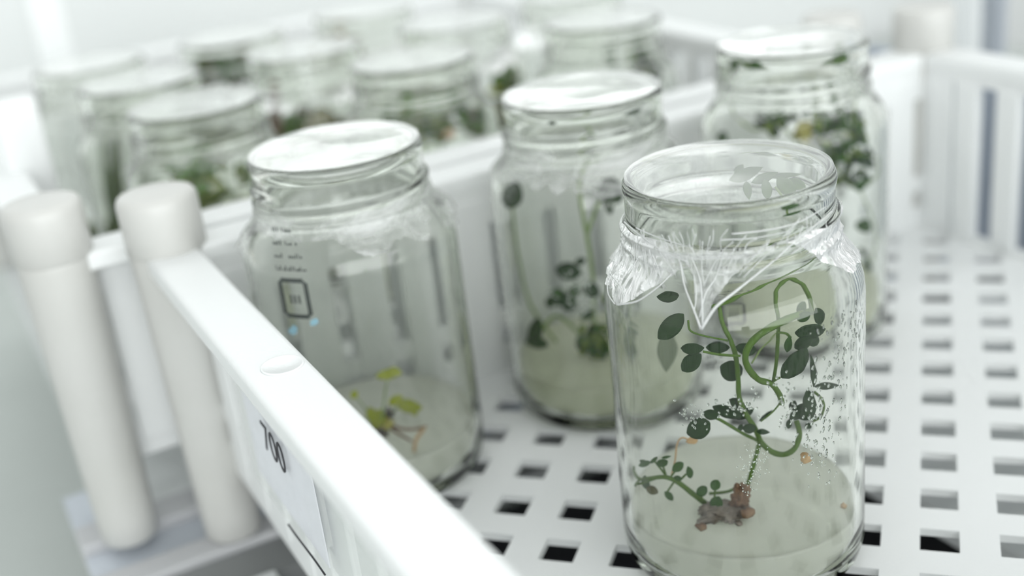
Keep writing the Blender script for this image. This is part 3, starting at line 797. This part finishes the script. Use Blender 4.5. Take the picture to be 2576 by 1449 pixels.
vine.stem(zz([(560, 150, .08), (640, 130, .08), (720, 95, .06), (830, 30, .0), (900, -20, -.04), (1000, -110, -.1), (1060, -190, -.12)]), .010, .008, 'stem_green')
vine.stem(zz([(450, 205, .2), (460, 250, .2), (520, 275, .18), (640, 300, .13)]), .006, .005, 'stem_green')
vine.stem(zz([(520, 350, .2), (600, 364, .2), (700, 370, .18)]), .007, .006, 'stem_green')
vine.stem(zz([(755, 405, .05), (800, 340, .02), (850, 290, .0), (890, 250, .0)]), .005, .004, 'stem_light')
vine.stem(zz([(1060, 545, .05), (1095, 580, .08), (1105, 620, .1), (1090, 665, .09), (1050, 690, .08)]), .008, .007, 'stem_green')
vine.stem(zz([(880, 260, .1), (920, 265, .1), (945, 280, .08)]), .007, .006)
vine.stem(zz([(860, 490, .16), (890, 475, .18)]), .009, .007)
vine.stem(zz([(900, 590, .12), (860, 640, .12), (800, 690, .12)]), .006, .004)
D, Mi = 'leaf_dark', 'leaf_mid'
for (x, y, L, W, an, kd, mt, of) in [
    (350, 100, 108, 52, 175, 'oval', D, .18), (368, 232, 165, 92, 42, 'oval', D, .2), (470, 334, 108, 58, 8, 'oval', D, .2), (466, 402, 120, 80, 40, 'oval', D, .21),
    (592, 330, 116, 58, 0, 'oval', D, .1), (728, 338, 112, 62, -8, 'round', D, .05), (657, 440, 118, 104, -25, 'round', D, .08),
    (960, 405, 188, 108, 55, 'oval', D, .2), (1040, 252, 148, 72, 10, 'oval', D, .1), (1082, 185, 84, 66, -60, 'oval', D, .05), (1005, 308, 92, 58, 25, 'oval', D, .12), (933, 310, 84, 38, 80, 'narrow', Mi, .12),
    (1048, 440, 160, 36, 85, 'narrow', D, .1), (1122, 516, 128, 38, 2, 'narrow', D, .05), (1030, 608, 148, 74, 85, 'oval', D, .14), (985, 640, 120, 64, 40, 'oval', D, .1), (1010, 660, 90, 50, -10, 'oval', D, .1),
    (500, 722, 124, 104, 25, 'round', D, .2), (560, 655, 84, 54, -20, 'oval', D, .17), (640, 640, 150, 62, -12, 'oval', D, .12), (690, 612, 110, 60, -30, 'oval', D, .1), (720, 650, 100, 50, 30, 'oval', D, .08),
    (745, 722, 66, 52, 10, 'oval', D, .1), (812, 740, 66, 28, -5, 'narrow', D, .1), (935, 702, 48, 30, 80, 'oval', D, .1), (1030, 712, 34, 30, 20, 'round', D, .1), (955, 610, 50, 40, 60, 'oval', D, .08), (825, 660, 90, 22, 35, 'narrow', D, .05),
    (1000, 150, 70, 40, 60, 'oval', Mi, .02), (1060, 300, 60, 40, 40, 'oval', D, .08), (1010, 185, 70, 44, 30, 'oval', Mi, .05), (700, 720, 40, 28, 50, 'oval', D, .1)]:
    vine.leaf(*z2(x, y), L / 1.935, W / 1.935, an, kd, mt, of)
# low left leaf near the far wall, misty haze put into its grey colour
vine.leaf(*z2(192, 300), 200 / 1.935, 100 / 1.935, 268, 'narrow', 'leaf_haze', -.34, 5, 5)
# leaves pressed under the film lid
def zf(x, y): return (1480 + x / 3.083, 330 + y / 3.083)
for (x, y, L, W, an, kd, z) in [(1225, 330, 290, 100, 20, 'narrow', 1.60), (1185, 268, 110, 74, 50, 'narrow', 1.58), (1370, 358, 230, 78, 20, 'narrow', 1.60), (1660, 298, 310, 44, 3, 'narrow', 1.58),
                                (1236, 460, 150, 66, 280, 'narrow', 1.56), (1380, 450, 160, 88, 95, 'oval', 1.57), (1535, 430, 190, 120, -40, 'oval', 1.57), (1668, 402, 160, 84, -28, 'oval', 1.57)]:
    px, py = zf(x, y); p = on_z(px, py, z); h = Vector((p.x - P_FRONT.x, p.y - P_FRONT.y, 0))
    if h.length > .27: p -= h * (1 - .27 / h.length)
    k = (p - C_).dot(F_) / FPX
    vine.leaf_at(p, L / 3.083 * k, W / 3.083 * k, an, kd, 'leaf_pale', 12, 6)
vine.stem([(1985, 520, -.05), (1965, 490, .0), (1950, 470, .0)], .007, .006, 'stem_light')
p = in_jar(1990, 522, P_FRONT, 0, .25); k = (p - C_).dot(F_) / FPX
vine.leaf_at(p, 50 * k, 30 * k, 20, 'oval', 'leaf_mid')
# root clump of the vine
vine.lump(*z2(630, 1130), 46, 18, 'callus', .02, seed=2.0, amp=.5, sub=4, z=.272)
vine.lump(*z2(545, 1125), 20, 16, 'callus', .02, seed=9.0, amp=.5, sub=3, z=.275)
vine.lump(*z2(700, 1060), 20, 30, 'brown', .03, 'stem_base', 5.0, .6, sub=4, z=.33)
vine.lump(*z2(735, 1135), 15, 14, 'brown', .1, 'root_piece', 7.0, .4, sub=2, z=.30)

seed = Plant(P_FRONT, in_jar(*z2(540, 1100), P_FRONT, .12), 'small creeping seedling at the foot of the vine in the front jar', name='seedling')
seed.stem(zz([(560, 1110, .1), (515, 1075, .12), (470, 1040, .14), (400, 985, .15), (340, 960, .16), (270, 965, .15), (215, 970, .12), (150, 930, .08)]), .013, .006, 'stem_green')
seed.stem(zz([(550, 1040, .08), (640, 1030, .06), (700, 1000, .04)]), .007, .006)
seed.stem(zz([(365, 965, .15), (385, 880, .12), (395, 800, .1), (420, 768, .1), (470, 785, .1)]), .0035, .003, 'tan')
for st in ([(345, 960), (330, 910)], [(365, 960), (395, 920)], [(400, 985), (440, 945)], [(380, 985), (350, 1030)], [(220, 970), (190, 1000), (175, 1010)], [(300, 965), (230, 990), (180, 1000)], [(150, 935), (160, 915)], [(345, 955), (290, 885)], [(515, 1075), (515, 1040)], [(575, 1080), (580, 1010)]):
    seed.stem(zz([(a, b, .15) for a, b in st]), .0045, .004)
for (x, y, L, W, an, kd, mt) in [(325, 890, 56, 44, 20, 'round', Mi), (400, 910, 66, 46, 35, 'oval', Mi), (455, 937, 62, 36, 110, 'oval', Mi), (285, 877, 46, 20, 45, 'oval', Mi), (345, 862, 50, 16, 8, 'narrow', Mi), (185, 908, 60, 28, 18, 'oval', Mi),
                                 (125, 908, 44, 24, 155, 'oval', Mi), (175, 1002, 74, 38, 95, 'oval', Mi), (278, 1024, 62, 42, -25, 'oval', 'leaf_brown'), (357, 1052, 60, 34, -45, 'oval', Mi), (515, 1026, 60, 56, 30, 'round', Mi), (580, 998, 54, 50, 60, 'round', Mi), (585, 1085, 68, 64, 70, 'round', Mi), (400, 965, 40, 26, -10, 'oval', Mi)]:
    seed.leaf(*z2(x, y), L / 1.935, W / 1.935, an, kd, mt, .16)
def crumb(jar, px, py, rx, ry, mat, label, zc=None, off=0.0, flat=None):
    p = on_z(px, py, .262) if flat is None else in_jar(px, py, jar, off)
    h = Vector((p.x - jar.x, p.y - jar.y, 0))
    if h.length > .42: p -= h * (1 - .42 / h.length)
    pl = Plant(jar, Vector((p.x, p.y, p.z)), None); bpy.data.objects.remove(pl.root)
    k = (p - C_).dot(F_) / FPX
    bm = bmesh.new(); bmesh.ops.create_icosphere(bm, subdivisions=2, radius=1.0)
    for v in bm.verts:
        n = v.co.normalized(); d = 1 + .7 * noise.noise(n * 2.2 + Vector((px, py, 0))); v.co = Vector((n.x * rx * k * d, n.y * rx * k * d, n.z * ry * k * d))
    o = link_mesh('tissue_crumb', bm_mesh('tissue_crumb', bm, True), mat, None, p); tag(o, label, 'crumb', 'crumbs in the front jar')
crumb(P_FRONT, 1766, 1320, 13, 8, 'brown', 'brown tissue crumb on the gel in front of the root clump')
crumb(P_FRONT, 1858, 1312, 10, 5, 'callus', 'grey tissue crumb on the gel right of the root clump')
crumb(P_FRONT, 2125, 1271, 8, 8, 'tan', 'tan crumb near the right wall of the front jar')
crumb(P_FRONT, 2024, 1148, 13, 14, 'tan', 'tan flake stuck to the glass right of the vine', flat=1, off=.25)
crumb(P_FRONT, 1742, 1103, 14, 6, 'tan', 'tan flake below the round vine leaf', flat=1, off=.1)

# --- middle jar
mid = Plant(P_MID, None, 'tall thin plant with dark leaves in the middle jar', name='potted_plantlet')
mid.stem([(1500, 880, .0), (1492, 760, .02), (1490, 690, .05), (1476, 586, .08), (1465, 530, .08), (1459, 457, .06), (1485, 340, .0)], .012, .009, 'stem_light')
mid.stem([(1476, 590, .08), (1488, 555, .08), (1507, 507, .08), (1541, 472, .06)], .010, .008, 'stem_light')
mid.stem([(1480, 860, .0), (1404, 793, .1), (1363, 828, .15), (1330, 845, .18)], .010, .008, 'stem_light')
mid.stem([(1400, 860, .0), (1330, 760, -.1), (1300, 640, -.1), (1286, 515, -.05)], .009, .008, 'stem_light')
mid.stem([(1500, 380, .0), (1480, 320, -.05), (1440, 290, -.1)], .006, .004, 'stem_light')
for (x, y, L, W, an, kd, mt, of) in [(1288, 493, 62, 52, 70, 'round', D, .05), (1537, 485, 70, 62, 10, 'round', D, .08), (1530, 510, 55, 26, -80, 'oval', D, .1), (1431, 680, 66, 46, -10, 'oval', D, .15), (1488, 727, 42, 46, 60, 'oval', D, .12),
                                     (1423, 752, 60, 34, 20, 'oval', D, .1), (1387, 757, 34, 28, 70, 'oval', D, .12), (1433, 768, 36, 24, 0, 'oval', D, .14), (1480, 790, 32, 24, 20, 'oval', D, .1), (1325, 838, 72, 36, 80, 'oval', D, .2), (1348, 862, 58, 30, -12, 'oval', D, .22),
                                     (1445, 730, 40, 30, 45, 'oval', Mi, .1), (1405, 735, 34, 24, -30, 'oval', Mi, .08), (1460, 655, 30, 20, 30, 'oval', D, .1), (1643, 376, 66, 24, 25, 'narrow', D, -.15), (1592, 262, 44, 20, 15, 'oval', D, -.1), (1389, 290, 20, 14, 20, 'oval', D, .0), (1488, 350, 22, 24, 60, 'oval', Mi, .05)]:
    mid.leaf(x, y, L, W, an, kd, mt, of)
mid.lump(1500, 862, 24, 40, 'clump_green', .08, 'moss_clump', 3.0, .5)
for _ in range(48):
    mid.leaf(1498 + rnd.gauss(0, 24), 855 + rnd.gauss(0, 36), rnd.uniform(18, 32), rnd.uniform(12, 20), rnd.uniform(0, 360), 'oval', rnd.choice([D, Mi, 'leaf_lime', 'leaf_lime', Mi]), rnd.uniform(.08, .22))

# --- left jar
yel = Plant(P_LEFT, None, 'small yellow green seedling with brown roots in the left jar', name='yellow_seedling')
yel.stem([(960, 1062, .12), (965, 1010, .1), (972, 965, .06), (980, 945, .08)], .005, .004, 'stem_light')
yel.stem([(960, 1060, .02), (990, 1030, .04), (1020, 1015, .06)], .006, .004, 'stem_light')
yel.stem([(945, 1060, .0), (915, 1020, .02), (893, 992, .04)], .005, .004, 'stem_light')
for (x, y, L, W, an, kd) in [(975, 940, 62, 26, 8, 'oval'), (993, 932, 36, 20, -20, 'oval'), (1028, 1018, 66, 36, -8, 'oval'), (1040, 1028, 34, 24, -60, 'oval'), (995, 1004, 40, 24, 30, 'oval'), (891, 990, 22, 18, 60, 'round'), (950, 1050, 50, 40, 70, 'oval'), (935, 1040, 40, 30, 120, 'oval')]:
    yel.leaf(x, y, L, W, an, kd, 'leaf_yellow', .1)
yel.lump(962, 1068, 24, 20, 'clump_yellow', .0, 'callus_clump', 2.0, .4, z=.27)
yel.lump(978, 1036, 13, 18, 'dark_root', .05, 'root_piece', 4.0, .5, sub=2, z=.30)
yel.lump(960, 1090, 20, 10, 'dark_root', .05, 'root_piece', 6.0, .5, sub=2, z=.262)
yel.stem_on([(968, 1062), (1002, 1075), (1040, 1078), (1072, 1070)], .258, .010, .006, 'brown')
yel.stem_on([(968, 1066), (1008, 1092), (1035, 1108)], .257, .008, .005, 'brown')
yel.stem_on([(1066, 1074), (1045, 1105), (1040, 1135)], .256, .009, .006, 'tan')

# --- rear right jar
bush = Plant(P_RIGHT, None, 'bushy mass of small green leaves in the rear right jar', name='bushy_plantlet')
bush.stem([(2060, 640, -.05), (2080, 500, .0), (2095, 400, .02), (2080, 330, .02), (2040, 270, .0)], .010, .007, 'stem_green')
bush.stem([(2095, 400, .02), (2140, 350, .05), (2185, 300, .05), (2195, 260, .03), (2180, 225, .0)], .007, .006, 'stem_light')
bush.stem([(2095, 420, .02), (2030, 380, .05), (1960, 320, .08), (1900, 330, .05), (1850, 300, .0), (1825, 250, .0)], .007, .005, 'stem_light')
bush.stem([(2100, 420, .02), (2150, 470, .08), (2220, 440, .1), (2235, 390, .05)], .006, .005, 'stem_light')
bush.stem([(1840, 165, .1), (1950, 158, .2), (2060, 146, .2), (2120, 135, .15)], .008, .007, 'stem_green')
bush.stem([(2190, 660, .1), (2200, 575, .1), (2160, 470, .08)], .004, .004, 'stem_light')
def cloud(pl, n, x, y, sx, sy, l0, l1, mats, o0=-.15, o1=.25, kd='oval'):
    for _ in range(n):
        L = rnd.uniform(l0, l1)
        pl.leaf(x + rnd.gauss(0, sx), y + rnd.gauss(0, sy), L, L * rnd.uniform(.55, .85), rnd.uniform(0, 360), kd, rnd.choice(mats), rnd.uniform(o0, o1))
cloud(bush, 120, 2095, 345, 36, 44, 16, 32, [D, Mi, Mi, 'leaf_lime'])
cloud(bush, 34, 2130, 400, 30, 32, 16, 30, [D, Mi, 'leaf_lime'])
cloud(bush, 24, 1945, 318, 24, 14, 16, 30, [D, Mi, 'leaf_lime'])
cloud(bush, 20, 2005, 285, 28, 14, 16, 30, [D, Mi, 'leaf_pale'])
cloud(bush, 8, 2160, 310, 22, 14, 24, 40, [D, Mi])
cloud(bush, 6, 2212, 395, 10, 8, 20, 30, [D, Mi])
cloud(bush, 7, 2160, 458, 12, 14, 22, 34, [D, Mi])
cloud(bush, 5, 1800, 345, 14, 8, 22, 34, [D, Mi])
cloud(bush, 4, 2190, 660, 6, 16, 22, 34, [D, Mi])
bush.leaf(2197, 568, 36, 36, 60, 'heart', Mi, .2)
bush.leaf(1838, 162, 30, 24, 70, 'oval', Mi, .1); bush.leaf(2112, 138, 38, 30, 30, 'oval', Mi, .15); bush.leaf(1905, 156, 30, 14, 5, 'oval', Mi, .2); bush.leaf(2030, 85, 26, 18, 5, 'oval', 'leaf_pale', -.1); bush.leaf(1930, 100, 22, 18, 5, 'oval', 'leaf_pale', -.1); bush.leaf(2110, 75, 26, 16, 50, 'oval', 'leaf_pale', -.1)
bush.lump(2020, 335, 22, 20, 'clump_yellow', .1, 'callus_clump', 5.0, .4)

# --- rear crate: blurred jars
REAR = [('a', 2.90, 6.99, 'rear crate jar with dark moss, nearest behind the middle jar'),
        ('b', 1.52, 7.07, 'rear crate jar with bright arched glare on its lid'),
        ('d', 4.30, 6.95, 'rear crate jar at the right end of the front row'),
        ('k', 1.42, 8.12, 'rear crate jar directly behind the jar with arched glare'),
        ('e', 2.53, 8.03, 'rear crate jar with brown tissue, second row centre'),
        ('g', 3.64, 7.92, 'rear crate jar behind the mossy jar, second row right'),
        ('c', 1.28, 9.16, 'rear crate jar with grassy stems at far left'),
        ('i', 2.33, 9.10, 'rear crate jar of the third row centre'),
        ('f', 3.42, 9.12, 'rear crate jar of the third row right'),
        ('m', 4.75, 8.1, 'rear crate jar at the right end of the second row')]
RP = {}
for n, a, b, lab in REAR:
    p = EW(a, b); RP[n] = p; sd = ord(n) * .37
    make_jar((p.x, p.y, JZ), lab, sd, 'jars in the rear crate', zs=.935, gel='gel_green', gel_label='greenish agar gel in the ' + lab, zl=zl_noise(sd, 1.33, .07), fold=.014, wav=.008)
pa = Plant(RP['a'], None, 'dark green moss in the rear jar behind the middle jar', name='moss_plantlet', zmax=1.34)
pa.lump(1085, 325, 60, 26, 'clump_green', 0, 'moss_clump', 1.0, .5)
pa.lump(1128, 338, 14, 12, 'tan', .2, 'callus_clump', 4.0, .4)
cloud(pa, 70, 1075, 308, 52, 22, 22, 42, ['leaf_bright', 'leaf_lime', Mi])
cloud(pa, 12, 1030, 275, 30, 8, 24, 36, ['leaf_bright', 'leaf_lime']); cloud(pa, 8, 1165, 275, 10, 16, 24, 36, ['leaf_bright', Mi])
pc = Plant(RP['c'], None, 'grassy green stems in the far left rear jar', name='grass_plantlet', zmax=1.34)
for i in range(16):
    x = rnd.gauss(262, 26); pc.stem([(x + rnd.gauss(8, 8), 600, rnd.uniform(-.2, .2)), (x, 480, rnd.uniform(-.2, .2)), (x - rnd.uniform(-6, 14), 380, rnd.uniform(-.2, .2)), (x - rnd.uniform(-20, 30), 300, rnd.uniform(-.2, .2))], .02, .006, rnd.choice(['stem_green', 'leaf_lime', 'leaf_bright', 'stem_light']), name='blade')
pc.lump(272, 590, 60, 40, 'clump_green', 0, 'moss_clump', 2.0, .5)
pb = Plant(RP['b'], None, 'low olive growth in the rear jar with arched glare', name='moss_plantlet', zmax=1.34)
pb.lump(500, 480, 60, 44, 'clump_green', 0, 'moss_clump', 3.0, .5)
cloud(pb, 26, 490, 450, 70, 30, 30, 50, ['leaf_lime', 'leaf_bright', 'leaf_pale'])
pe = Plant(RP['e'], None, 'brown tissue in the second row centre rear jar', name='callus_plantlet', zmax=1.34)
pe.lump(790, 330, 80, 40, 'clump_brown', 0, 'callus_clump', 3.0, .5); pe.stem([(705, 340), (690, 280), (690, 210)], .05, .03, 'brown')
cloud(pe, 14, 800, 300, 70, 20, 30, 50, ['leaf_brown', 'leaf_pale'])
pk = Plant(RP['k'], None, 'brown green shoots in the rear jar behind the arched glare', name='shoot_plantlet', zmax=1.34)
for i in range(7):
    x = rnd.gauss(520, 50); pk.stem([(x, 380), (x + rnd.gauss(0, 12), 300), (x + rnd.gauss(0, 25), 200)], .025, .012, rnd.choice(['clump_brown', 'stem_green']))
cloud(pk, 18, 520, 260, 60, 50, 34, 56, ['leaf_brown', 'leaf_pale', Mi])
pg = Plant(RP['g'], None, 'sparse green sprigs in the second row right rear jar', name='sprig_plantlet', zmax=1.34)
cloud(pg, 16, 1295, 200, 22, 20, 26, 44, ['leaf_bright', 'leaf_lime']); cloud(pg, 5, 1248, 222, 10, 8, 24, 36, ['leaf_yellow']); pg.stem([(1250, 300), (1270, 230), (1300, 180)], .012, .008)
pg.lump(1230, 290, 50, 40, 'clump_brown', 0, 'callus_clump', 2.2, .5)
pd = Plant(RP['d'], None, 'green sprigs in the right end rear jar', name='sprig_plantlet', zmax=1.34)
pd.stem([(1620, 300), (1600, 180), (1575, 110), (1620, 60)], .012, .008, 'stem_light')
cloud(pd, 16, 1650, 170, 26, 12, 26, 40, [D, Mi, 'leaf_lime']); cloud(pd, 6, 1620, 45, 28, 8, 28, 40, [D, 'leaf_pale']); cloud(pd, 3, 1535, 70, 6, 8, 24, 34, [Mi])
pi = Plant(RP['i'], None, 'dim brown shoots in the third row centre rear jar', name='shoot_plantlet', zmax=1.34)
cloud(pi, 22, 530, 130, 70, 40, 40, 70, ['leaf_brown', 'leaf_pale', 'leaf_mid']); pi.stem([(520, 260), (515, 170), (500, 90)], .04, .02, 'clump_brown')
pf = Plant(RP['f'], None, 'orange brown tissue in the third row right rear jar', name='callus_plantlet', zmax=1.34)
cloud(pf, 12, 790, 45, 25, 20, 40, 60, ['leaf_brown', 'tan']); pf.lump(850, 140, 60, 40, 'clump_brown', 0, 'callus_clump', 6.0, .5)
